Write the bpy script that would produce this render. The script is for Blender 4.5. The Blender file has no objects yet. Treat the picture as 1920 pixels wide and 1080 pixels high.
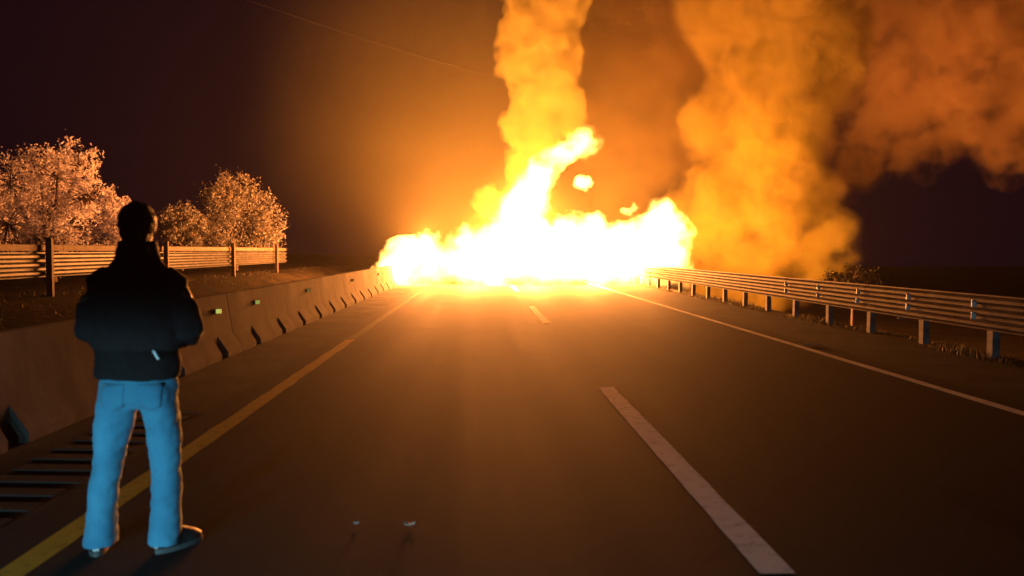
import bpy, bmesh, math, random
import numpy as np
from mathutils import Vector, Matrix, Euler
from mathutils import noise as mnoise

rnd = random.Random(7)
S = bpy.context.scene
COL = S.collection
R = math.radians

# ------------------------------------------------------------------ camera
EYE = 1.52
cam_d = bpy.data.cameras.new('camera')
cam_d.sensor_width = 36.0
cam_d.lens = 30.0
cam_d.clip_start = 0.05
cam_d.clip_end = 2000
cam_d.dof.use_dof = True
cam_d.dof.focus_distance = 26.0
cam_d.dof.aperture_fstop = 2.0
cam = bpy.data.objects.new('camera', cam_d)
cam.location = (0, 0, EYE)
cam.rotation_euler = (R(90 - 2.5), 0, R(-2.15))
COL.objects.link(cam)
S.camera = cam
CR = cam.rotation_euler.to_matrix()


def at(px, py, y):
    """Photo pixel (1920x1080) to the world point at distance y down the road."""
    d = CR @ Vector(((px - 960) / 1600.0, -(py - 540) / 1600.0, -1.0))
    return Vector((0, 0, EYE)) + d * (y / d.y)


# ------------------------------------------------------------------ world, render settings
W = bpy.data.worlds.new('World')
S.world = W
W.use_nodes = True
wn = W.node_tree.nodes
bg = wn['Background']
bg.inputs[0].default_value = (0.30, 0.075, 0.36, 1)
bg.inputs[1].default_value = 0.010
S.view_settings.view_transform = 'Standard'
S.view_settings.look = 'None'
S.view_settings.gamma = 1.0
S.view_settings.use_curve_mapping = False
S.view_settings.exposure = 0.0
cy = S.cycles
cy.use_denoising = True
try:
    cy.denoiser = 'OPENIMAGEDENOISE'
except Exception:
    pass
cy.max_bounces = 6
cy.diffuse_bounces = 2
cy.glossy_bounces = 2
cy.transmission_bounces = 2
cy.transparent_max_bounces = 12
cy.volume_bounces = 1
cy.volume_step_rate = 1.5
cy.volume_max_steps = 256
cy.sample_clamp_indirect = 4.0
cy.use_adaptive_sampling = True
cy.adaptive_threshold = 0.04

# ------------------------------------------------------------------ lamps: the fire itself and the car headlights behind the camera
FIRE_COL = (1.0, 0.285, 0.055)


def fire_light(px, py, y, power, radius, col=FIRE_COL):
    d = bpy.data.lights.new('fire_light', 'POINT')
    d.energy = power
    d.color = col
    d.shadow_soft_size = radius
    o = bpy.data.objects.new('fire_light', d)
    o.location = at(px, py, y)
    COL.objects.link(o)
    return o


for (px, py, y, p, r) in ((800, 446, 37, 23000, .5), (890, 496, 36.5, 15000, .6), (1000, 494, 36, 19000, .7),
                          (1110, 496, 36.5, 14000, .6), (1215, 490, 37, 12000, .6), (990, 372, 37, 5000, .5)):
    fire_light(px, py, y, p, r)
for (px, py, y, p, r) in ():
    fire_light(px, py, y, p, r)


def headlight(x, energy):
    d = bpy.data.lights.new('headlight_beam', 'SPOT')
    d.energy = energy
    d.color = (0.34, 0.80, 1.0)
    d.spot_size = R(26)
    d.spot_blend = 1.0
    d.shadow_soft_size = 0.09
    o = bpy.data.objects.new('headlight_beam', d)
    o.location = (x, -0.6, 0.66)
    o.rotation_euler = (R(90 - 5.0), 0, R(-8))
    o.scale = (6.0, 1, 1)
    COL.objects.link(o)


headlight(-3.05, 520)
headlight(-1.85, 520)


# ------------------------------------------------------------------ helpers
def tag(o, label=None, cat=None, group=None, kind=None):
    if label:
        o['label'] = label
    if cat:
        o['category'] = cat
    if group:
        o['group'] = group
    if kind:
        o['kind'] = kind
    return o


def empty(name, loc, rz=0.0):
    o = bpy.data.objects.new(name, None)
    o.empty_display_size = 0.2
    o.location = loc
    o.rotation_euler = (0, 0, rz)
    COL.objects.link(o)
    return o


def link(name, me, mat=None, parent=None, loc=(0, 0, 0), smooth=False):
    if mat is not None and not me.materials:
        me.materials.append(mat)
    if smooth:
        for p in me.polygons:
            p.use_smooth = True
    o = bpy.data.objects.new(name, me)
    o.location = loc
    COL.objects.link(o)
    if parent is not None:
        o.parent = parent
    return o


def mesh_py(name, v, f):
    me = bpy.data.meshes.new(name)
    me.from_pydata([tuple(x) for x in v], [], f)
    me.update()
    return me


def bm_mesh(name, bm, recalc=True):
    if recalc:
        bmesh.ops.recalc_face_normals(bm, faces=bm.faces[:])
    me = bpy.data.meshes.new(name)
    bm.to_mesh(me)
    bm.free()
    return me


def add_box(bm, c, s, bevel=0.0, rot=None):
    r = bmesh.ops.create_cube(bm, size=1.0)
    vs = r['verts']
    bmesh.ops.scale(bm, vec=s, verts=vs)
    if rot is not None:
        bmesh.ops.rotate(bm, cent=(0, 0, 0), matrix=rot, verts=vs)
    bmesh.ops.translate(bm, vec=c, verts=vs)
    if bevel > 0:
        es = list({e for v in vs for e in v.link_edges})
        bmesh.ops.bevel(bm, geom=es, offset=bevel, segments=1, affect='EDGES', profile=0.5)


def add_tube(bm, pts, rad, n=8, caps=True, squash=1.0):
    """Round tube through pts with a radius per point."""
    pts = [Vector(p) for p in pts]
    rings = []
    up = Vector((0, 0, 1))
    for i, p in enumerate(pts):
        a = pts[max(0, i - 1)]
        b = pts[min(len(pts) - 1, i + 1)]
        t = (b - a).normalized()
        ref = up if abs(t.z) < 0.9 else Vector((0, 1, 0))
        u = t.cross(ref).normalized()
        w = u.cross(t).normalized()
        r = rad[i] if hasattr(rad, '__len__') else rad
        rings.append([bm.verts.new(p + u * (r * math.cos(2 * math.pi * k / n)) + w * (r * squash * math.sin(2 * math.pi * k / n))) for k in range(n)])
    for i in range(len(rings) - 1):
        for k in range(n):
            bm.faces.new((rings[i][k], rings[i][(k + 1) % n], rings[i + 1][(k + 1) % n], rings[i + 1][k]))
    if caps:
        bm.faces.new(rings[0][::-1])
        bm.faces.new(rings[-1])
    return rings


def add_loft(bm, rings, n=24, caps=True):
    """Closed tube of horizontal ellipses (x, y, z, rx, ry)."""
    rs = []
    for (x, y, z, rx, ry) in rings:
        rs.append([bm.verts.new((x + rx * math.cos(2 * math.pi * k / n), y + ry * math.sin(2 * math.pi * k / n), z)) for k in range(n)])
    for i in range(len(rs) - 1):
        for k in range(n):
            bm.faces.new((rs[i][k], rs[i][(k + 1) % n], rs[i + 1][(k + 1) % n], rs[i + 1][k]))
    if caps:
        bm.faces.new(rs[0][::-1])
        bm.faces.new(rs[-1])


def add_ball(bm, c, s, seg=16, ring=10):
    r = bmesh.ops.create_uvsphere(bm, u_segments=seg, v_segments=ring, radius=1.0)
    bmesh.ops.scale(bm, vec=s, verts=r['verts'])
    bmesh.ops.translate(bm, vec=c, verts=r['verts'])


# ------------------------------------------------------------------ materials
class NT:
    def __init__(self, name):
        self.m = bpy.data.materials.new(name)
        self.m.use_nodes = True
        self.t = self.m.node_tree
        self.b = self.t.nodes.get('Principled BSDF')
        self.out = self.t.nodes.get('Material Output')

    def n(self, typ, **kw):
        x = self.t.nodes.new(typ)
        for k, v in kw.items():
            setattr(x, k, v)
        return x

    def l(self, a, b):
        self.t.links.new(a, b)

    def coord(self, which='Object', scale=(1, 1, 1)):
        tc = self.n('ShaderNodeTexCoord')
        mp = self.n('ShaderNodeMapping')
        mp.inputs['Scale'].default_value = scale
        self.l(tc.outputs[which], mp.inputs[0])
        return mp.outputs[0]

    def noise(self, vec, scale, detail=4, rough=0.55):
        x = self.n('ShaderNodeTexNoise')
        x.inputs['Scale'].default_value = scale
        x.inputs['Detail'].default_value = detail
        x.inputs['Roughness'].default_value = rough
        self.l(vec, x.inputs['Vector'])
        return x.outputs['Fac']

    def ramp(self, fac, stops):
        x = self.n('ShaderNodeValToRGB')
        e = x.color_ramp.elements
        while len(e) < len(stops):
            e.new(0.5)
        for i, (p, c) in enumerate(stops):
            e[i].position = p
            e[i].color = (c[0], c[1], c[2], 1)
        self.l(fac, x.inputs[0])
        return x.outputs[0]

    def bump(self, h, strength=0.3, dist=0.02):
        x = self.n('ShaderNodeBump')
        x.inputs['Strength'].default_value = strength
        x.inputs['Distance'].default_value = dist
        self.l(h, x.inputs['Height'])
        self.l(x.outputs[0], self.b.inputs['Normal'])


def surface(name, c0, c1, scale=4.0, rough=0.8, metal=0.0, bump=0.2, bscale=None, bdist=0.01, spec=0.5, detail=5, stretch=(1, 1, 1), mid=None):
    m = NT(name)
    v = m.coord(scale=stretch)
    f = m.noise(v, scale, detail)
    stops = [(0.3, c0), (0.7, c1)] if mid is None else [(0.25, c0), (0.5, mid), (0.75, c1)]
    m.l(m.ramp(f, stops), m.b.inputs['Base Color'])
    m.b.inputs['Roughness'].default_value = rough
    m.b.inputs['Metallic'].default_value = metal
    m.b.inputs['Specular IOR Level'].default_value = spec
    if bump:
        m.bump(m.noise(v, bscale or scale * 6, 3), bump, bdist)
    return m.m


M = {}


def asphalt_mat():
    m = NT('asphalt')
    v = m.coord()
    big = m.noise(v, 0.35, 4)
    fine = m.noise(v, 60, 3, 0.7)
    streak = m.noise(m.coord(scale=(2.2, 0.05, 1)), 1.0, 3)
    mx = m.n('ShaderNodeMath', operation='MULTIPLY_ADD')
    m.l(fine, mx.inputs[0])
    mx.inputs[1].default_value = 0.5
    m.l(big, mx.inputs[2])
    mx2 = m.n('ShaderNodeMath', operation='MULTIPLY_ADD')
    m.l(streak, mx2.inputs[0])
    mx2.inputs[1].default_value = 0.7
    m.l(mx.outputs[0], mx2.inputs[2])
    m.l(m.ramp(mx2.outputs[0], [(0.6, (0.006, 0.0052, 0.005)), (1.2, (0.034, 0.028, 0.025))]), m.b.inputs['Base Color'])
    rr = m.n('ShaderNodeMapRange')
    m.l(streak, rr.inputs[0])
    rr.inputs[3].default_value = 0.74
    rr.inputs[4].default_value = 0.90
    m.b.inputs['Specular IOR Level'].default_value = 0.015
    m.l(rr.outputs[0], m.b.inputs['Roughness'])
    m.bump(fine, 0.25, 0.006)
    return m.m


def paint_mat(name, col, worn):
    m = NT(name)
    v = m.coord()
    f = m.noise(v, 9, 6, 0.7)
    m.l(m.ramp(f, [(0.22, worn), (0.50, col)]), m.b.inputs['Base Color'])
    m.b.inputs['Roughness'].default_value = 0.85
    m.b.inputs['Specular IOR Level'].default_value = 0.04
    m.bump(m.noise(v, 70, 3), 0.2, 0.004)
    return m.m


M['asphalt'] = asphalt_mat()
M['shoulder'] = surface('shoulder_asphalt', (0.018, 0.017, 0.016), (0.050, 0.046, 0.042), 1.2, 0.9, spec=0.02, bump=0.4, bscale=40)
M['white_paint'] = paint_mat('white_road_paint', (0.58, 0.57, 0.54), (0.20, 0.195, 0.19))
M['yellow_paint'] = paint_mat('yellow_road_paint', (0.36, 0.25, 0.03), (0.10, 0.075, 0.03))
M['soil'] = surface('dry_soil', (0.014, 0.0115, 0.008), (0.042, 0.033, 0.022), 0.8, 0.95, spec=0.02, bump=0.6, bscale=7, bdist=0.06)
M['concrete'] = surface('barrier_concrete', (0.018, 0.0165, 0.015), (0.100, 0.092, 0.084), 1.1, 0.95, spec=0.02, bump=0.3, bscale=24, mid=(0.054, 0.050, 0.045), detail=7, stretch=(1, 1, 0.45))
M['recess_shade'] = surface('shade_toned_recess_concrete', (0.025, 0.023, 0.021), (0.05, 0.046, 0.042), 5, 0.95, spec=0.03)  # shade of a deep notch put into the colour of its faces
M['steel'] = surface('galvanised_steel', (0.030, 0.028, 0.027), (0.080, 0.075, 0.072), 5, 0.4, 0.0, bump=0.08, bscale=20, spec=0.02)
M['post_white'] = surface('white_painted_post', (0.07, 0.07, 0.07), (0.15, 0.15, 0.145), 6, 0.8, spec=0.1, bump=0.1)
M['timber'] = surface('weathered_timber_post', (0.045, 0.030, 0.020), (0.11, 0.075, 0.05), 5, 0.85, stretch=(6, 6, 0.8))
M['bark'] = surface('bark', (0.10, 0.075, 0.055), (0.22, 0.17, 0.13), 6, 0.9, bump=0.6, stretch=(3, 3, 0.7))
M['cable'] = surface('cable_sheath', (0.03, 0.03, 0.03), (0.05, 0.05, 0.05), 8, 0.8, spec=0.0)
M['debris'] = surface('pale_scrap', (0.20, 0.19, 0.17), (0.38, 0.36, 0.33), 20, 0.7)


def reflector_mat():
    m = NT('amber_reflector')
    v = m.coord()
    f = m.noise(v, 60, 2)
    m.l(m.ramp(f, [(0.3, (0.90, 0.42, 0.06)), (0.7, (0.98, 0.52, 0.10))]), m.b.inputs['Base Color'])
    m.b.inputs['Roughness'].default_value = 0.3
    m.b.inputs['Metallic'].default_value = 1.0
    return m.m


M['reflector'] = reflector_mat()
M['white_reflector'] = surface('white_reflector', (0.45, 0.45, 0.45), (0.6, 0.6, 0.58), 30, 0.3, bump=0)


def leaf_mat(name, c0, c1):
    m = NT(name)
    oi = m.n('ShaderNodeNewGeometry')
    m.l(m.ramp(oi.outputs['Random Per Island'], [(0.0, c0), (1.0, c1)]), m.b.inputs['Base Color'])
    m.b.inputs['Roughness'].default_value = 0.6
    tr = m.n('ShaderNodeBsdfTranslucent')
    m.l(m.ramp(oi.outputs['Random Per Island'], [(0.0, c0), (1.0, c1)]), tr.inputs[0])
    mx = m.n('ShaderNodeMixShader')
    mx.inputs[0].default_value = 0.5
    m.l(m.b.outputs[0], mx.inputs[1])
    m.l(tr.outputs[0], mx.inputs[2])
    m.l(mx.outputs[0], m.out.inputs['Surface'])
    return m.m


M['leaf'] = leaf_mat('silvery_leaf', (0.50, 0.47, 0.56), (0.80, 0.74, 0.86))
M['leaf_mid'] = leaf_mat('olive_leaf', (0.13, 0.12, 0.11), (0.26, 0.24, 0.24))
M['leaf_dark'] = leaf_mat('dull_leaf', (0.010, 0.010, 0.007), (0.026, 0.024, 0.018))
M['grass'] = leaf_mat('dry_grass_blade', (0.025, 0.024, 0.012), (0.06, 0.052, 0.03))

# person
M['denim'] = None


def denim_mat():
    m = NT('washed_blue_denim')
    v = m.coord()
    big = m.noise(v, 5, 4)
    m.l(m.ramp(big, [(0.3, (0.028, 0.16, 0.27)), (0.7, (0.060, 0.26, 0.39))]), m.b.inputs['Base Color'])
    m.b.inputs['Roughness'].default_value = 0.9
    m.b.inputs['Sheen Weight'].default_value = 0.15
    w = m.n('ShaderNodeTexWave')
    w.inputs['Scale'].default_value = 140
    m.l(m.coord(scale=(1, 1, 0.6)), w.inputs[0])
    m.bump(w.outputs[1], 0.12, 0.001)
    return m.m


M['denim'] = denim_mat()
M['jacket'] = surface('black_jacket_cloth', (0.020, 0.017, 0.019), (0.038, 0.032, 0.034), 7, 0.9, bump=0.3, bscale=60, bdist=0.003, spec=0.25)
M['sweater'] = surface('dark_sweater_knit', (0.010, 0.009, 0.010), (0.020, 0.018, 0.018), 9, 0.95, bump=0.3, bscale=120, bdist=0.003, spec=0.2)
M['skin'] = surface('skin', (0.11, 0.062, 0.042), (0.16, 0.09, 0.062), 8, 0.6, bump=0.05)
M['hair'] = surface('dark_hair', (0.006, 0.005, 0.005), (0.016, 0.013, 0.011), 40, 0.6, bump=0.6, bscale=90, stretch=(1, 1, 0.3))
M['shoe'] = surface('dark_shoe_leather', (0.012, 0.012, 0.014), (0.03, 0.03, 0.03), 12, 0.55, bump=0.1)
M['sole'] = surface('pale_shoe_sole', (0.05, 0.05, 0.05), (0.10, 0.10, 0.10), 20, 0.6)
M['eye'] = surface('eye', (0.5, 0.48, 0.45), (0.6, 0.58, 0.55), 5, 0.3)

# ------------------------------------------------------------------ the ground, the road and its markings
def ground_z(x, y):
    """Cross-section of the land: bank rising to the far guard rail on the left, slope falling away behind the right one."""
    if x < -6.6:
        t = min(1.0, (-6.6 - x) / 2.2)
        z = 0.62 * t * t * (3 - 2 * t)
        if x < -10:
            z += 0.35 * mnoise.noise(Vector((x * 0.11, y * 0.11, 3.0))) * min(1, (-10 - x) / 6)
    elif x > 7.55:
        t = min(1.0, (x - 7.55) / 3.2)
        z = -2.6 * t * t * (3 - 2 * t)
        z += 0.4 * mnoise.noise(Vector((x * 0.1, y * 0.1, 9.0))) * t
    else:
        z = 0.0
    return z


def build_ground():
    xs = list(np.arange(-150, -20, 6.5)) + list(np.arange(-20, -6.6, 0.55)) + list(np.linspace(-6.6, 7.5, 7)) + list(np.arange(7.6, 20, 0.35)) + list(np.arange(20, 151, 6.5))
    ys = list(np.arange(-30, 70, 1.6)) + list(np.arange(70, 225, 6))
    v = []
    for y in ys:
        for x in xs:
            z = ground_z(x, y)
            if x < -6.6 or x > 7.8:
                z += 0.05 * mnoise.noise(Vector((x * 0.9, y * 0.9, 1.0)))
            v.append((x, y, z - 0.012))
    nx = len(xs)
    f = []
    for j in range(len(ys) - 1):
        for i in range(nx - 1):
            a = j * nx + i
            f.append((a, a + 1, a + nx + 1, a + nx))
    o = link('ground', mesh_py('ground', v, f), M['soil'], smooth=True)
    tag(o, 'dark dry ground beside the motorway', kind='structure')


build_ground()
XM, XC, XE = -2.2, 1.40, 5.06


def strip(name, x0, x1, y0, y1, z, mat, parent=None, kind=None, label=None, ny=1, wob=0.0):
    v, f = [], []
    for j in range(ny + 1):
        y = y0 + (y1 - y0) * j / ny
        a = wob * (rnd.random() - 0.5)
        b = wob * (rnd.random() - 0.5)
        v += [(x0 + a, y, z), (x1 + b, y, z)]
    for j in range(ny):
        f.append((2 * j, 2 * j + 1, 2 * j + 3, 2 * j + 2))
    o = link(name, mesh_py(name, v, f), mat, parent)
    if kind:
        tag(o, label, kind=kind)
    return o


road = strip('road', -2.55, 5.45, -30, 220, 0.0, M['asphalt'], kind='structure', label='two dark asphalt lanes running straight into the fire')
strip('opposite_carriageway', -6.6, -4.16, -30, 220, 0.0, M['asphalt'], kind='structure', label='unlit strip of the other carriageway behind the barrier')
inner_shoulder = strip('inner_shoulder', -3.62, -2.55, -30, 220, -0.004, M['shoulder'], kind='structure', label='rough inner shoulder between yellow line and concrete barrier')
strip('outer_shoulder', 5.45, 7.0, -30, 220, -0.004, M['shoulder'], kind='structure', label='outer asphalt shoulder beside the steel guard rail')

M['yellow_dark'] = paint_mat('dark_yellow_road_paint', (0.050, 0.040, 0.018), (0.022, 0.019, 0.014))  # darker yellow for the far stretch of the median line
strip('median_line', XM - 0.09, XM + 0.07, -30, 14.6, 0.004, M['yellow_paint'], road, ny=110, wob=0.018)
strip('median_line', XM - 0.085, XM + 0.065, 14.62, 90, 0.004, M['yellow_dark'], road, ny=160, wob=0.024)
strip('edge_line', XE - 0.065, XE + 0.065, -30, 90, 0.004, M['white_paint'], road, ny=240, wob=0.012)
for i in range(-2, 6):
    y0 = 3.9 + i * 13.9
    strip('lane_dash', XC - 0.09, XC + 0.085, y0, y0 + 5.5, 0.004, M['white_paint'], road, ny=24, wob=0.008)

# rumble bars raised across the inner shoulder
bm = bmesh.new()
add_box(bm, (0, 0, 0), (0.62, 0.16, 0.009), 0.004)
rb_me = bm_mesh('rumble_bar', bm)
k = 0
y = 3.0
while y < 8.2:
    o = link('rumble_bar', rb_me, M['shoulder'], inner_shoulder, (-2.93 + 0.03 * (rnd.random() - .5), y, 0.010))
    o.rotation_euler = (0, 0, R(-6 + 3 * (rnd.random() - .5)))
    o.scale = (1 + 0.15 * (rnd.random() - .5), 1, 1)
    y += 0.30
    k += 1

# ------------------------------------------------------------------ concrete median barrier
BX = -3.58          # toe of the face towards the camera
SEC = 3.6           # one cast section carries two drain notches
prof = [(0.0, 0.0), (0.0, 0.08), (-0.15, 0.30), (-0.235, 0.86), (-0.25, 0.875), (-0.37, 0.875), (-0.385, 0.86), (-0.47, 0.30), (-0.60, 0.08), (-0.60, 0.0)]


def barrier_section_mesh():
    """Extruded safety-shape with two notches cut in the toe (the notch pulls the toe back and is boxed in)."""
    bm = bmesh.new()
    cuts = [0.0, 0.75, 0.79, 1.01, 1.05, 2.55, 2.59, 2.81, 2.85, SEC - 0.008]
    notch = {2, 3, 6, 7}
    rings = []
    for ci, yy in enumerate(cuts):
        ring = []
        for pi, (x, z) in enumerate(prof):
            if ci in notch and pi in (0, 1):
                x = -0.105
            ring.append(bm.verts.new((x, yy, z)))
        rings.append(ring)
    n = len(prof)
    for i in range(len(rings) - 1):
        for p in range(n - 1):
            fc = bm.faces.new((rings[i][p], rings[i][p + 1], rings[i + 1][p + 1], rings[i + 1][p]))
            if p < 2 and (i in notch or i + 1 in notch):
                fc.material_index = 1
    bm.faces.new(rings[0])
    bm.faces.new(rings[-1][::-1])
    return bm_mesh('barrier_section', bm)


barrier = empty('concrete_barrier', (BX, 20, 0))
tag(barrier, 'long pale concrete median barrier with drain notches along its foot', 'barrier')
bs_me = barrier_section_mesh()
bs_me.materials.append(M['concrete'])
bs_me.materials.append(M['recess_shade'])
y = -8.6
while y < 62:
    o = link('barrier_section', bs_me, M['concrete'], barrier, (0.006 * (rnd.random() - .5), y - 20, 0))
    y += SEC
bm = bmesh.new()
add_box(bm, (0, 0, 0), (0.030, 0.082, 0.078), 0.007)
rf_me = bm_mesh('reflector', bm)
for i in range(0, 14):
    yy = 12.35 + 2.15 * i
    if i > 1 and i % 3:
        continue
    o = link('reflector', rf_me, M['reflector'], barrier, (-0.165, yy - 20, 0.655))
    o.rotation_euler = (0, R(2), R(-76.5))


# ------------------------------------------------------------------ steel guard rails (three-wave beam on posts)
def beam_mesh(length, side):
    """Three-wave rail section, waves bulging towards side; origin at bottom edge near end."""
    bm = bmesh.new()
    pts = []
    H, A = 0.506, 0.083
    for i in range(25):
        t = i / 24
        z = H * t
        d = A * (0.5 - 0.5 * math.cos(2 * math.pi * 3 * t))
        d = max(0.012, min(A * 0.94, d * 1.12))
        pts.append((side * d, z))
    th = 0.004
    ra = []
    for yy in (0.0, length):
        ra.append([bm.verts.new((x, yy, z)) for (x, z) in pts] + [bm.verts.new((x - side * th * 2, yy, z)) for (x, z) in reversed(pts)])
    n = len(ra[0])
    for i in range(n):
        bm.faces.new((ra[0][i], ra[0][(i + 1) % n], ra[1][(i + 1) % n], ra[1][i]))
    bm.faces.new(ra[0][::-1])
    bm.faces.new(ra[1])
    return bm_mesh('rail_beam', bm)


GX = 7.25
M['dull_steel'] = surface('weathered_rail_steel', (0.024, 0.021, 0.020), (0.066, 0.058, 0.055), 2.5, 0.5, 0.0, bump=0.05, bscale=6, spec=0.006)
rail = empty('guard_rail', (GX, 20, 0))
tag(rail, 'three-wave steel guard rail on pale posts running from the right edge into the fire', 'guard rail')
bme = beam_mesh(3.81 + 0.20, -1)
y = 4.2
i = 0
while y < 58:
    link('rail_beam', bme, M['dull_steel'], rail, (-0.004 * (i % 2), y - 20, 0.385), smooth=False)
    y += 3.81
    i += 1
bm = bmesh.new()
add_box(bm, (0, 0, 0.19), (0.11, 0.15, 0.98), 0.008)
post_me = bm_mesh('post', bm)
bm = bmesh.new()
add_box(bm, (0, 0, 0), (0.018, 0.07, 0.11), 0.004)
tab_me = bm_mesh('reflector_tab', bm)
yy = 6.16
j = 0
while yy < 56:
    p = link('post', post_me, M['post_white'], rail, (0.075 + 0.01 * (rnd.random() - .5), yy - 20, 0))
    p.rotation_euler = (R(1.5 * (rnd.random() - .5)), R(2.0 * (rnd.random() - .5)), 0)
    if yy < 20:
        for z in (0.58, 0.755):
            t = link('reflector_tab', tab_me, M['white_reflector'], rail, (-0.07 if z > .7 else -0.075, yy + 0.25 - 20, z))
            t.rotation_euler = (0, 0, R(38))
    yy += 1.905
    j += 1

LX = -8.95
lrail = empty('guard_rail', (LX, 25, 0.62))
tag(lrail, 'steel guard rail on dark posts below the trees across the other carriageway', 'guard rail')
bme2 = beam_mesh(4.2, 1)
y = 6.0
i = 0
while y < 36:
    link('rail_beam', bme2, M['steel'], lrail, (0.004 * (i % 2), y - 25, 0.36))
    link('top_rail', None or bpy.data.meshes.get('top_rail') or (lambda b: (add_box(b, (0, 2.1, 0), (0.10, 4.196, 0.13), 0.01), bm_mesh('top_rail', b))[1])(bmesh.new()), M['timber'], lrail, (0.0, y - 25, 0.96))
    y += 4.2
    i += 1
bm = bmesh.new()
add_box(bm, (0, 0, 0.42), (0.12, 0.12, 1.5), 0.015)
lpost_me = bm_mesh('post', bm)
for yy in (11.3, 17.8, 24.3, 30.8, 37.3):
    link('post', lpost_me, M['timber'], lrail, (0.16, yy - 25, 0))


# ------------------------------------------------------------------ trees and shrubs
def leaf_cloud(blobs, n, size, seed):
    """Leaf faces spread through lumpy sprays of twigs; blobs = (x, y, z, r)."""
    rg = np.random.default_rng(seed)
    w = np.array([b[3] ** 2.2 for b in blobs])
    w = w / w.sum()
    V, F = [], []
    # sprays: small clusters sitting towards the outside of each blob
    sprays = []
    ns = max(20, n // 26)
    for _ in range(ns):
        b = blobs[rg.choice(len(blobs), p=w)]
        d = rg.normal(size=3)
        d /= np.linalg.norm(d)
        rr = b[3] * (0.45 + 0.62 * rg.random() ** 0.6)
        c = np.array(b[:3]) + d * rr * np.array([1, 1, 0.95])
        sprays.append((c, d, b[3] * (0.13 + 0.17 * rg.random())))
    for i in range(n):
        c, d, sr = sprays[i % ns]
        p = c + rg.normal(size=3) * sr * 0.62 + d * sr * rg.random() * 0.9
        a = rg.normal(size=3)
        a /= np.linalg.norm(a)
        b_ = np.cross(a, rg.normal(size=3))
        b_ /= np.linalg.norm(b_) + 1e-6
        s = size * (0.6 + 0.8 * rg.random())
        k = len(V)
        V += [p - a * s, p + b_ * s * 0.42, p + a * s, p - b_ * s * 0.42]
        F.append((k, k + 1, k + 2, k + 3))
    return mesh_py('crown', V, F), sprays


def tree(name, label, cat, base, blobs, n, size, seed, mat, trunk_r=0.12, group=None):
    root = empty(name, base)
    tag(root, label, cat, group)
    me, sprays = leaf_cloud(blobs, n, size, seed)
    o = link('crown', me, mat, root)
    o['kind'] = 'stuff'
    bm = bmesh.new()
    rr = random.Random(seed)
    topz = max(b[2] for b in blobs)
    lowz = min(b[2] - b[3] * 0.5 for b in blobs)
    cx = sum(b[0] for b in blobs) / len(blobs)
    fork = Vector((cx * 0.3, 0, max(0.25, lowz * 0.9)))
    add_tube(bm, [(0, 0, -0.3), (cx * 0.1, 0, fork.z * 0.5), fork], [trunk_r * 1.25, trunk_r, trunk_r * 0.8], 8)
    for b in blobs:
        e = Vector(b[:3])
        mid = fork.lerp(e, 0.5) + Vector((rr.uniform(-.15, .15), rr.uniform(-.15, .15), 0.1))
        add_tube(bm, [fork, mid, e], [trunk_r * 0.6, trunk_r * 0.4, trunk_r * 0.18], 6)
    for c, d, sr in sprays[::3]:
        b = min(blobs, key=lambda q: (Vector(q[:3]) - Vector(c)).length)
        add_tube(bm, [Vector(b[:3]), Vector(c)], [trunk_r * 0.15, trunk_r * 0.06], 4, caps=False)
    link('trunk', bm_mesh('trunk', bm), M['bark'], root, smooth=True)
    return root


def px_tree(name, label, cat, y, cpx, pblobs, n, size, seed, mat, trunk_r=0.12, group=None):
    """Tree at distance y whose crown lobes are given as (px, py, rpx) in the photo."""
    b0 = at(cpx, 460, y)
    base = Vector((b0.x, y, ground_z(b0.x, y)))
    s = y / 1600.0
    rr = random.Random(seed)
    blobs = []
    for (px, py, rp) in pblobs:
        p = at(px, py, y) - base
        blobs.append((p.x, rr.uniform(-0.5, 0.5) * rp * s * 1.4, p.z, rp * s))
    return tree(name, label, cat, base, blobs, n, size, seed, mat, trunk_r, group)


G = 'trees behind the far guard rail'
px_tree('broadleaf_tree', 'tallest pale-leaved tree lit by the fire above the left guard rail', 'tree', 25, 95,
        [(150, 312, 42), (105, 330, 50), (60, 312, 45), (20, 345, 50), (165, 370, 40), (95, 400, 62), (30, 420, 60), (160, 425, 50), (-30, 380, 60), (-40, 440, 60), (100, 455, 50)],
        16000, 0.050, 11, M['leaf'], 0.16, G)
px_tree('leafy_bush', 'narrow leafy bush at the foot of the tallest tree, beside the standing man', 'bush', 24, 215,
        [(212, 385, 24), (205, 420, 30), (225, 440, 30), (195, 455, 30)], 4800, 0.045, 12, M['leaf'], 0.06, G)
px_tree('young_tree', 'low rounded tree directly right of the man\'s head', 'tree', 38, 340,
        [(340, 418, 30), (318, 428, 24), (362, 428, 26), (335, 452, 36)], 6500, 0.060, 13, M['leaf_mid'], 0.08, G)
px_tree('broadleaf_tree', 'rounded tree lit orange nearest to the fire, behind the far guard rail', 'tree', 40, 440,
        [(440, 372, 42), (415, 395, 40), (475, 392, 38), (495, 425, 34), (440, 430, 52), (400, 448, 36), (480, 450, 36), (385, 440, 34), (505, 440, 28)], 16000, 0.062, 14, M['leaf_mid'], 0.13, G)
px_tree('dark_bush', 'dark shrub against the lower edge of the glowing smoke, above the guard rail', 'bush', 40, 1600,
        [(1600, 520, 24), (1570, 530, 22), (1632, 530, 26)], 2600, 0.07, 17, M['leaf_dark'], 0.07)


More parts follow.
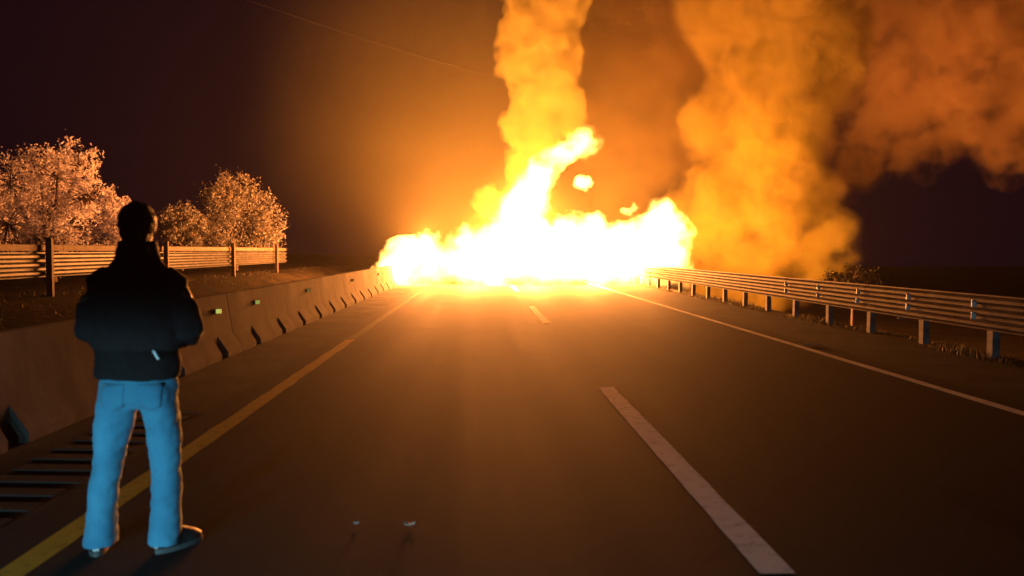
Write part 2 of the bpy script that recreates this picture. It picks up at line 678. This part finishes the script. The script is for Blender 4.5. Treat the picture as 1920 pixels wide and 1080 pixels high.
def grass():
    rg = np.random.default_rng(5)
    V, F = [], []
    for _ in range(15000):
        if rg.random() < 0.72:
            x = 7.02 + 1.8 * rg.random() ** 1.6
            y = 5 + 40 * rg.random() ** 1.5
        else:
            x = -6.75 - 2.8 * rg.random()
            y = 8 + 40 * rg.random()
        clump = mnoise.noise(Vector((x * 0.8, y * 0.5, 0)))
        if clump < -0.15:
            continue
        z = ground_z(x, y) - 0.02
        h = (0.03 + 0.10 * rg.random()) * (0.6 + clump)
        a = rg.random() * 6.28
        dx, dy = math.cos(a), math.sin(a)
        lean = 0.5 * h * rg.random()
        w = 0.008 + 0.006 * rg.random()
        k = len(V)
        V += [(x - dy * w, y + dx * w, z), (x + dy * w, y - dx * w, z), (x + dx * lean, y + dy * lean, z + h)]
        F.append((k, k + 1, k + 2))
    o = link('grass', mesh_py('grass', V, F), M['grass'])
    tag(o, 'sparse dry grass along the verges under the guard rails', 'grass', kind='stuff')


grass()

# ------------------------------------------------------------------ overhead cable and litter
bm = bmesh.new()
pts, rad = [], []
p0, p1 = at(340, -42, 22.5), at(580, 40, 27.8)
for i in range(61):
    t = -0.8 + i * 0.08
    p = p0.lerp(p1, t)
    p.z += 0.035 * (t - 0.6) ** 2
    pts.append(p)
    rad.append(0.0045)
add_tube(bm, pts, rad, 6)
o = link('power_cable', bm_mesh('power_cable', bm), M['cable'], None, smooth=True)
tag(o, 'thin overhead power cable crossing the dark sky above the left trees', 'cable')


def scrap(name, label, px, py, sx, sy, h, seed, group=None):
    d = CR @ Vector(((px - 960) / 1600.0, -(py - 540) / 1600.0, -1.0))
    t = -EYE / d.z
    c = Vector((0, 0, EYE)) + d * t
    rr = random.Random(seed)
    v, f = [], []
    n = 5
    for j in range(n):
        for i in range(n):
            u, w = i / (n - 1) - .5, j / (n - 1) - .5
            v.append((u * sx * (1 + .2 * rr.random()), w * sy * (1 + .2 * rr.random()), 0.004 + h * (abs(u) + abs(w)) * rr.uniform(.5, 1.3)))
    for j in range(n - 1):
        for i in range(n - 1):
            a = j * n + i
            f.append((a, a + 1, a + n + 1, a + n))
    me = mesh_py(name, v, f)
    o = link(name, me, M['debris'], None, (c.x, c.y, 0.002))
    m = o.modifiers.new('thick', 'SOLIDIFY')
    m.thickness = 0.004
    m.offset = 1
    tag(o, label, 'litter', group)


scrap('paper_scrap', 'small crumpled pale scrap on the lane right of the man', 768, 987, 0.055, 0.03, 0.014, 3)
scrap('paper_scrap', 'pale strip of litter lying at the white edge line', 1518, 648, 0.30, 0.10, 0.03, 4)
scrap('plastic_scrap', 'bright scrap on the verge under the right guard rail', 1690, 600, 0.16, 0.09, 0.07, 5)
scrap('paper_scrap', 'tiny faint scrap on the lane nearest the man\'s right shoe', 668, 985, 0.025, 0.02, 0.010, 6)


# ------------------------------------------------------------------ the standing man
def remeshed(name, bm, mat, parent, voxel, smooth_it=6, disp=None, sub=False):
    me = bm_mesh(name, bm)
    o = link(name, me, mat, parent)
    m = o.modifiers.new('join', 'REMESH')
    m.mode = 'VOXEL'
    m.voxel_size = voxel
    m.use_smooth_shade = True
    s = o.modifiers.new('soft', 'SMOOTH')
    s.iterations = smooth_it
    s.factor = 0.5
    if disp:
        for (ttype, scale, strength, coords) in disp:
            tx = bpy.data.textures.new(name + '_fold', ttype)
            if ttype == 'CLOUDS':
                tx.noise_scale = scale
                tx.noise_depth = 2
            d = o.modifiers.new('fold', 'DISPLACE')
            d.texture = tx
            d.texture_coords = 'OBJECT' if coords is not None else 'LOCAL'
            if coords is not None:
                d.texture_coords_object = coords
            d.strength = strength
            d.mid_level = 0.5
    return o


man = empty('person', (-1.71, 4.34, 0), R(4))
man.scale = (1, 1, 0.983)
tag(man, 'man seen from behind in black jacket and pale blue jeans, watching the fire', 'person')


def build_body():
    bm = bmesh.new()
    # head, jaw, nose, ears, neck
    add_ball(bm, (0.0, 0.005, 1.685), (0.076, 0.096, 0.108), 20, 14)
    add_ball(bm, (0.0, 0.042, 1.615), (0.058, 0.060, 0.062), 16, 10)
    add_ball(bm, (0.0, 0.105, 1.655), (0.014, 0.018, 0.024), 10, 8)
    add_ball(bm, (0.0, 0.092, 1.612), (0.026, 0.014, 0.009), 10, 8)
    for s in (-1, 1):
        add_ball(bm, (s * 0.079, 0.0, 1.665), (0.010, 0.020, 0.032), 10, 8)
    add_loft(bm, [(0, -0.01, 1.44, 0.075, 0.07), (0, -0.005, 1.52, 0.060, 0.060), (0, 0.0, 1.60, 0.060, 0.062)], 20)
    # trunk and legs under the clothes
    add_loft(bm, [(0, 0, 0.80, 0.14, 0.09), (0, 0, 0.90, 0.15, 0.10), (0, 0, 1.05, 0.14, 0.095), (0, 0, 1.25, 0.165, 0.105), (0, -0.01, 1.40, 0.16, 0.09), (0, -0.01, 1.46, 0.08, 0.07)], 22)
    for (pts, rad) in (([(-.10, 0, .84), (-.165, .01, .45), (-.205, 0, .09)], [.085, .055, .042]), ([(.09, 0, .84), (.115, .01, .45), (.115, 0, .09)], [.085, .055, .042])):
        add_tube(bm, pts, rad, 12)
    for (ax, by) in ((-0.21, 0.12), (0.12, 0.13)):
        add_ball(bm, (ax, 0.05, 0.06), (0.036, 0.10, 0.035), 12, 8)
    # arms: elbows out, hands together in front of the belly
    for s, ex in ((-1, -0.265), (1, 0.285)):
        el = (ex, -0.03, 1.165)
        wr = (s * 0.105, 0.225, 1.06)
        add_tube(bm, [(s * 0.165, -0.01, 1.41), (s * 0.225, -0.03, 1.30), el, (s * .19, .12, 1.09), wr], [0.05, 0.046, 0.038, 0.036, 0.027], 12)
        palm = Vector((s * 0.062, 0.255, 1.045))
        add_ball(bm, palm, (0.042, 0.020, 0.038), 12, 8)
        for k, (dz, ln) in enumerate(((0.028, .062), (0.010, .070), (-0.008, .066), (-0.025, .052))):
            b = palm + Vector((-s * 0.030, 0.006, dz))
            add_tube(bm, [palm + Vector((0, 0, dz * .7)), b, b + Vector((-s * ln * .5, 0.010 + 0.012 * s, -0.006)), b + Vector((-s * ln * .85, -0.012 + 0.012 * s, -0.014))], [.010, .0092, .0085, .0068], 8)
        add_tube(bm, [palm + Vector((s * .015, -.004, .022)), palm + Vector((-s * .004, .010, .052)), palm + Vector((-s * .026, .016, .066))], [.012, .0105, .008], 8)
    o = remeshed('body', bm, M['skin'], man, 0.0062, 4)
    for s in (-1, 1):
        bm = bmesh.new()
        add_ball(bm, (s * 0.030, 0.088, 1.672), (0.012, 0.010, 0.009), 12, 8)
        link('eye', bm_mesh('eye', bm), M['eye'], man, smooth=True)
    # hair: a cap over crown, back and sides
    bm = bmesh.new()
    add_ball(bm, (0.0, -0.006, 1.690), (0.091, 0.102, 0.108), 22, 16)
    add_ball(bm, (0.0, -0.045, 1.645), (0.074, 0.062, 0.080), 18, 12)
    cut = [v for v in bm.verts if v.co.y > 0.055 and v.co.z < 1.725]
    bmesh.ops.delete(bm, geom=cut, context='VERTS')
    bmesh.ops.holes_fill(bm, edges=bm.edges[:], sides=0)
    o = remeshed('hair', bm, M['hair'], man, 0.009, 3, [('CLOUDS', 0.03, 0.016, None)])


build_body()

# jeans
bm = bmesh.new()
add_loft(bm, [(-0.01, -0.004, 0.745, 0.150, 0.085), (-0.010, -0.010, 0.80, 0.186, 0.118), (-0.008, -0.006, 0.86, 0.190, 0.120), (-0.006, 0.0, 0.955, 0.176, 0.108)], 28)
add_loft(bm, [(-0.205, -0.004, 0.045, 0.078, 0.105), (-0.204, -0.004, 0.10, 0.074, 0.092), (-0.196, 0.0, 0.22, 0.068, 0.080), (-0.182, 0.004, 0.36, 0.068, 0.080),
              (-0.165, 0.008, 0.46, 0.074, 0.082), (-0.142, 0.0, 0.60, 0.086, 0.094), (-0.112, -0.010, 0.74, 0.098, 0.112), (-0.095, -0.008, 0.84, 0.096, 0.110)], 24)
add_loft(bm, [(0.112, -0.006, 0.042, 0.080, 0.108), (0.113, -0.006, 0.10, 0.076, 0.095), (0.114, 0.0, 0.22, 0.070, 0.082), (0.116, 0.006, 0.36, 0.070, 0.082),
              (0.116, 0.010, 0.46, 0.074, 0.082), (0.110, 0.0, 0.60, 0.083, 0.092), (0.094, -0.010, 0.74, 0.090, 0.108), (0.082, -0.008, 0.84, 0.092, 0.108)], 24)
for s, cx in ((-1, -0.098), (1, 0.082)):
    add_ball(bm, (cx, -0.062, 0.815), (0.082, 0.066, 0.085), 18, 12)
fold = empty('fold_space', (0, 0, 0))
fold.scale = (1.0, 1.0, 0.45)
fold.parent = man
fold2 = empty('fold_space', (0, 0, 0))
fold2.scale = (2.2, 2.2, 0.5)
fold2.rotation_euler = (0.4, 0.5, 0)
fold2.parent = man
jeans = remeshed('jeans', bm, M['denim'], man, 0.0095, 5, [('CLOUDS', 0.16, 0.026, None), ('CLOUDS', 0.05, 0.014, fold2)])
# back pockets and belt loops' yoke seam
for s, cx in ((-1, -0.098), (1, 0.082)):
    bm = bmesh.new()
    for iy in range(7):
        for ix in range(7):
            u, w = ix / 6 - .5, iy / 6
            taper = 1.0 - 0.12 * (1 - w)
            drop = 0.022 * (1 - abs(2 * u)) * (1 - w) ** 2
            bm.verts.new((cx + u * 0.118 * taper, -0.20, 0.765 + w * 0.118 - drop))
    bm.verts.ensure_lookup_table()
    for iy in range(6):
        for ix in range(6):
            a = iy * 7 + ix
            bm.faces.new([bm.verts[a], bm.verts[a + 1], bm.verts[a + 8], bm.verts[a + 7]])
    o = link('pocket', bm_mesh('pocket', bm), M['denim'], jeans, smooth=True)
    w_ = o.modifiers.new('fit', 'SHRINKWRAP')
    w_.target = jeans
    w_.wrap_method = 'PROJECT'
    w_.use_project_x = False
    w_.use_project_y = True
    w_.use_positive_direction = True
    w_.use_negative_direction = False
    w_.offset = 0.003
    t_ = o.modifiers.new('thick', 'SOLIDIFY')
    t_.thickness = 0.004

# sweater showing below the jacket, then the jacket
bm = bmesh.new()
add_loft(bm, [(-0.012, -0.004, 0.895, 0.204, 0.130), (-0.012, -0.004, 0.925, 0.211, 0.136), (-0.010, -0.002, 1.02, 0.205, 0.132), (-0.008, 0, 1.15, 0.195, 0.125)], 30)
remeshed('sweater', bm, M['sweater'], man, 0.011, 5, [('CLOUDS', 0.12, 0.02, fold)])
bm = bmesh.new()
add_loft(bm, [(-0.008, -0.004, 1.045, 0.216, 0.146), (-0.008, -0.006, 1.08, 0.228, 0.154), (-0.006, -0.008, 1.18, 0.226, 0.152), (0, -0.012, 1.30, 0.228, 0.146),
              (0, -0.016, 1.385, 0.205, 0.125), (0, -0.012, 1.445, 0.155, 0.105), (0, -0.008, 1.495, 0.116, 0.092), (0, -0.004, 1.545, 0.100, 0.094), (0, -0.002, 1.600, 0.092, 0.090)], 30)
for s, ex in ((-1, -0.232), (1, 0.252)):
    add_tube(bm, [(s * 0.120, -0.012, 1.415), (s * 0.180, -0.018, 1.365), (s * 0.218, -0.03, 1.26), (ex, -0.03, 1.145), (s * .215, .10, 1.105), (s * .125, .205, 1.065)],
             [0.070, 0.078, 0.076, 0.070, 0.064, 0.046], 16)
add_tube(bm, [(-0.07, -.07, 1.545), (0, -.098, 1.55), (.07, -.07, 1.545)], [.030, .034, .030], 10)
jacket = remeshed('jacket', bm, M['jacket'], man, 0.011, 4, [('CLOUDS', 0.15, 0.022, None), ('CLOUDS', 0.05, 0.010, fold2)])
bm = bmesh.new()
add_box(bm, (0, 0, 0), (0.012, 0.006, 0.052), 0.002)
o = link('hanging_tag', bm_mesh('hanging_tag', bm), M['white_reflector'], man, (0.122, -0.150, 1.03))
o.rotation_euler = (0, R(-28), 0)


def shoe(x, y, rz):
    root = bpy.data.objects.new('shoe', None)
    bm = bmesh.new()
    add_loft(bm, [(0, 0.05, 0.022, 0.044, 0.135), (0, 0.05, 0.045, 0.045, 0.137), (0, 0.035, 0.075, 0.040, 0.110), (0, -0.01, 0.115, 0.036, 0.066)], 20)
    o = remeshed('shoe', bm, M['shoe'], man, 0.008, 4)
    o.location = (x, y, 0)
    o.rotation_euler = (0, 0, rz)
    bpy.data.objects.remove(root)
    bm = bmesh.new()
    add_loft(bm, [(0, 0.05, 0.001, 0.047, 0.140), (0, 0.05, 0.026, 0.048, 0.142)], 24)
    link('sole', bm_mesh('sole', bm), M['sole'], o)
    bm = bmesh.new()
    add_box(bm, (0, -0.088, 0.055), (0.030, 0.008, 0.050), 0.003)
    link('heel_tab', bm_mesh('heel_tab', bm), M['white_reflector'], o)


shoe(-0.222, 0.005, R(14))
shoe(0.135, 0.0, R(-38))


# ------------------------------------------------------------------ fire and smoke (blob fields inside closed hulls)
def blob_volume(name, label, cat, kind, y, pblobs, hull=1.0, voxel=0.45, dens=0.6, alb=(0.7, 0.6, 0.5), aniso=0.3, emit=None,
                n1=(0.35, 1.2), n2=(1.1, 0.45), cutoff=(0.15, 0.6), step=0.25, ext=0.0, group=None, base_z=None, noise_mul=(0.35, 0.65, 0.0, 0.9), glow=None):
    """pblobs: (px, py, rpx[, y]). The hull follows the blobs; density fades inside it, roughened by noise."""
    bl = []
    for b in pblobs:
        yy = b[3] if len(b) > 3 else y
        p = at(b[0], b[1], yy)
        bl.append((p, b[2] * yy / 1600.0))
    base = Vector((sum(p.x for p, r in bl) / len(bl), y, min(p.z - r for p, r in bl)))
    base.z = max(base.z, ground_z(base.x, y)) if base_z is None else base_z
    bm = bmesh.new()
    for p, r in bl:
        q = p - base
        k = bmesh.ops.create_icosphere(bm, subdivisions=2, radius=r * hull)
        bmesh.ops.translate(bm, vec=q, verts=k['verts'])
    m = NT(name + '_volume')
    m.t.nodes.remove(m.b)
    tc = m.n('ShaderNodeTexCoord')
    P = tc.outputs['Object']
    for (sc, am) in (n1, n2):
        if am <= 0:
            continue
        nz = m.n('ShaderNodeTexNoise')
        nz.inputs['Scale'].default_value = sc
        nz.inputs['Detail'].default_value = 1.5
        m.l(tc.outputs['Object'], nz.inputs['Vector'])
        sub = m.n('ShaderNodeVectorMath', operation='SUBTRACT')
        m.l(nz.outputs['Color'], sub.inputs[0])
        sub.inputs[1].default_value = (0.5, 0.5, 0.5)
        mad = m.n('ShaderNodeVectorMath', operation='MULTIPLY_ADD')
        m.l(sub.outputs[0], mad.inputs[0])
        mad.inputs[1].default_value = (am, am, am)
        m.l(P, mad.inputs[2])
        P = mad.outputs[0]
    acc = None
    for p, r in bl:
        q = p - base
        ds = m.n('ShaderNodeVectorMath', operation='DISTANCE')
        m.l(P, ds.inputs[0])
        ds.inputs[1].default_value = q
        fr = m.n('ShaderNodeMath', operation='MULTIPLY_ADD', use_clamp=True)
        m.l(ds.outputs['Value'], fr.inputs[0])
        fr.inputs[1].default_value = -1.0 / r
        fr.inputs[2].default_value = 1.0
        if acc is None:
            acc = fr.outputs[0]
        else:
            ad = m.n('ShaderNodeMath', operation='ADD')
            m.l(acc, ad.inputs[0])
            m.l(fr.outputs[0], ad.inputs[1])
            acc = ad.outputs[0]
    mr = m.n('ShaderNodeMapRange')
    mr.interpolation_type = 'SMOOTHSTEP'
    m.l(acc, mr.inputs[0])
    mr.inputs[1].default_value = cutoff[0]
    mr.inputs[2].default_value = cutoff[1]
    f = mr.outputs[0]
    if noise_mul is not None:
        nz = m.n('ShaderNodeTexNoise')
        nz.inputs['Scale'].default_value = noise_mul[3]
        nz.inputs['Detail'].default_value = 3
        m.l(P, nz.inputs['Vector'])
        r2 = m.n('ShaderNodeMapRange')
        m.l(nz.outputs['Fac'], r2.inputs[0])
        r2.inputs[1].default_value = noise_mul[0]
        r2.inputs[2].default_value = noise_mul[1]
        r2.inputs[3].default_value = noise_mul[2]
        mu = m.n('ShaderNodeMath', operation='MULTIPLY')
        m.l(f, mu.inputs[0])
        m.l(r2.outputs[0], mu.inputs[1])
        f = mu.outputs[0]
    pv = m.n('ShaderNodeVolumePrincipled')
    pv.inputs['Color'].default_value = (*alb, 1)
    pv.inputs['Anisotropy'].default_value = aniso
    dm = m.n('ShaderNodeMath', operation='MULTIPLY')
    m.l(f, dm.inputs[0])
    dm.inputs[1].default_value = dens
    m.l(dm.outputs[0], pv.inputs['Density'])
    if emit is not None:
        em = m.n('ShaderNodeMath', operation='MULTIPLY')
        m.l(f, em.inputs[0])
        em.inputs[1].default_value = emit[0]
        m.l(em.outputs[0], pv.inputs['Emission Strength'])
        pv.inputs['Emission Color'].default_value = (*emit[1], 1)
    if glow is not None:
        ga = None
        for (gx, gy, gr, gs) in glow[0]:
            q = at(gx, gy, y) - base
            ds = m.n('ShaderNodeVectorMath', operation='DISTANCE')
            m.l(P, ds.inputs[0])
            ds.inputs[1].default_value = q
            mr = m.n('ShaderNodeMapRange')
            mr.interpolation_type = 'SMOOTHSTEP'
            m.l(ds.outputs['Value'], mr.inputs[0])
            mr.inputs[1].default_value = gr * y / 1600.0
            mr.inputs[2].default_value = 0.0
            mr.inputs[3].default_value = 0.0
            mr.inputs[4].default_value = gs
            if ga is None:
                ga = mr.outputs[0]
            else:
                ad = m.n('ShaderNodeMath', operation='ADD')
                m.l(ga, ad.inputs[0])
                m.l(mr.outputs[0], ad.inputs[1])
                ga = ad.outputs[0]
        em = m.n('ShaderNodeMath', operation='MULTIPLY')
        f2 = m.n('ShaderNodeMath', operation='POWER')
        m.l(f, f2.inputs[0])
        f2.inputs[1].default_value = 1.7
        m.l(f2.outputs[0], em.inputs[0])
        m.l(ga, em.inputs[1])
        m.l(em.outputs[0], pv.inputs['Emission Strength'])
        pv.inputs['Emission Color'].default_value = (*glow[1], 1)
    m.l(pv.outputs[0], m.out.inputs['Volume'])
    m.m.cycles.volume_step_rate = step
    o = link(name, bm_mesh(name, bm), m.m, None, base)
    rm = o.modifiers.new('join', 'REMESH')
    rm.mode = 'VOXEL'
    rm.voxel_size = voxel
    tag(o, label, cat, group, kind)
    return o


FLAME = (1.0, 0.36, 0.06)
blob_volume('fire', 'white-hot wall of flames right across both lanes of the road', 'fire', None, 37,
            [(722, 498, 34), (745, 496, 54), (790, 496, 58), (850, 494, 64), (910, 492, 72), (970, 474, 86), (1030, 480, 90), (1090, 472, 84), (1150, 490, 80),
             (1205, 470, 84), (1248, 445, 66), (1255, 500, 60), (966, 420, 62), (984, 382, 56), (998, 352, 50), (1020, 320, 40), (1046, 294, 33), (1070, 278, 34), (1092, 266, 52), (752, 462, 26), (806, 452, 30), (872, 440, 34), (918, 428, 34), (1058, 424, 34), (1106, 414, 36), (1160, 436, 24), (1238, 402, 48), (1270, 424, 30)],
            voxel=0.3, dens=0.05, emit=(20.0, FLAME), n1=(0.6, 1.5), n2=(1.9, 1.0), cutoff=(0.20, 0.95), step=0.3, noise_mul=(0.28, 0.52, 0.22, 1.2))
blob_volume('flame', 'small detached tongue of flame above the right half of the fire', 'flame', None, 37.5, [(1084, 350, 20), (1094, 343, 20), (1106, 338, 12)],
            voxel=0.15, dens=0.02, emit=(40.0, FLAME), n1=(0.9, 0.8), n2=(2.5, 0.4), cutoff=(0.2, 1.0), step=0.35, noise_mul=None, group=None)
blob_volume('flame', 'faint lowest wisp of flame right of the detached tongue', 'flame', None, 37.5, [(1168, 402, 14), (1178, 396, 15), (1190, 386, 12)],
            voxel=0.15, dens=0.02, emit=(20.0, FLAME), n1=(0.9, 0.8), n2=(2.5, 0.4), cutoff=(0.2, 1.0), step=0.35, noise_mul=None)

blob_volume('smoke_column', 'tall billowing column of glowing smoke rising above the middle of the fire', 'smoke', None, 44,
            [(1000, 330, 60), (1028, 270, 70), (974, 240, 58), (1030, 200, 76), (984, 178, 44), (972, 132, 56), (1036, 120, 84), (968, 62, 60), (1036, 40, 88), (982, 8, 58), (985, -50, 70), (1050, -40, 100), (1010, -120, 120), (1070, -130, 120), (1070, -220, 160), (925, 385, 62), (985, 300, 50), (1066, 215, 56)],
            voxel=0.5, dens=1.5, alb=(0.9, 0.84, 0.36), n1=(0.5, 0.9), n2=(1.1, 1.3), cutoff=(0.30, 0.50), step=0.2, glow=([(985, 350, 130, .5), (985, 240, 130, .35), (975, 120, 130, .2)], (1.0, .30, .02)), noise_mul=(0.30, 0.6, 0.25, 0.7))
blob_volume('smoke_bank', 'brown bank of smoke hanging between the two glowing plumes', 'smoke', None, 50,
            [(1110, 60, 120), (1110, 160, 120), (1120, 260, 110), (1190, 330, 110), (1220, 120, 130), (1200, 230, 120), (1140, -40, 140), (1250, 10, 130), (1268, 130, 125), (1268, 260, 110), (1150, 400, 80), (1160, -160, 190)],
            voxel=0.7, dens=0.45, alb=(0.72, 0.56, 0.26), n1=(0.3, 1.6), n2=(0.9, 0.6), cutoff=(0.25, 0.8), step=0.42, noise_mul=(0.3, 0.65, 0.2, 0.5))
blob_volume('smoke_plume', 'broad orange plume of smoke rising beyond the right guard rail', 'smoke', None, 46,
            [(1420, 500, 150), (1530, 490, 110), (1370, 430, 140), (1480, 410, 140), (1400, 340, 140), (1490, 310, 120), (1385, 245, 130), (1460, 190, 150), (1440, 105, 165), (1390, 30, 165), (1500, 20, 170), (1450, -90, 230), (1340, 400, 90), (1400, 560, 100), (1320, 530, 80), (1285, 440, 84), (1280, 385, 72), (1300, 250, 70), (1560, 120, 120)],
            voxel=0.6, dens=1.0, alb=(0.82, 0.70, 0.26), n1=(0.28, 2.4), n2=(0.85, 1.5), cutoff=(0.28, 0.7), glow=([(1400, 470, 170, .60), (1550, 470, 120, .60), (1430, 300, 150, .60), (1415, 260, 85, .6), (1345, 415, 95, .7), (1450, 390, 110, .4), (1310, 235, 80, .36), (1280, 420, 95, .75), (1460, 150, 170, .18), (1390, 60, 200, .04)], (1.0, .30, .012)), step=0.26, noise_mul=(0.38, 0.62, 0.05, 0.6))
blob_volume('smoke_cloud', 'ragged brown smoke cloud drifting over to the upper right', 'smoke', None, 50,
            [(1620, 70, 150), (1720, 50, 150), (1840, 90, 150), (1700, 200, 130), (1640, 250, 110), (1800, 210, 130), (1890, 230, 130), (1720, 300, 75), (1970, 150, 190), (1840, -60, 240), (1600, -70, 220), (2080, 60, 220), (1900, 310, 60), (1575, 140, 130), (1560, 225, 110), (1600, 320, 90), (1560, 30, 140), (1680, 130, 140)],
            voxel=0.7, dens=1.0, alb=(0.85, 0.62, 0.38), n1=(0.26, 2.6), n2=(0.8, 1.7), cutoff=(0.28, 0.7), glow=([(1600, 130, 300, .20), (1840, 200, 340, .16)], (1.0, .24, .03)), step=0.30, noise_mul=(0.42, 0.60, 0.02, 0.5))  # firelight on this cloud is put in as emission of its own

blob_volume('smoke_veil', 'thin drifting smoke glowing orange around and above the fire', 'smoke', 'stuff', 42,
            [(950, 190, 470), (740, 210, 320), (1100, 380, 280), (960, 540, 280, 31), (1000, 480, 170, 37)],
            voxel=1.2, dens=0.0135, alb=(0.88, 0.82, 0.36), aniso=0.5, n1=(0.16, 5.0), n2=(0.4, 0.0), cutoff=(0.03, 1.0), step=0.9, noise_mul=None)

# ------------------------------------------------------------------ haze: the smoke-filled night air round everything
bm = bmesh.new()
add_box(bm, (0, 97.5, 13.0), (304, 260, 34))
hz = NT('haze_air')
hz.t.nodes.remove(hz.b)
pv = hz.n('ShaderNodeVolumePrincipled')
pv.inputs['Color'].default_value = (0.9, 0.82, 0.75, 1)
pv.inputs['Density'].default_value = 0.00025
pv.inputs['Anisotropy'].default_value = 0.6
hz.l(pv.outputs[0], hz.out.inputs['Volume'])
o = link('haze', bm_mesh('haze', bm), hz.m)
tag(o, 'thin smoke haze filling the night air over the road', 'haze', kind='stuff')
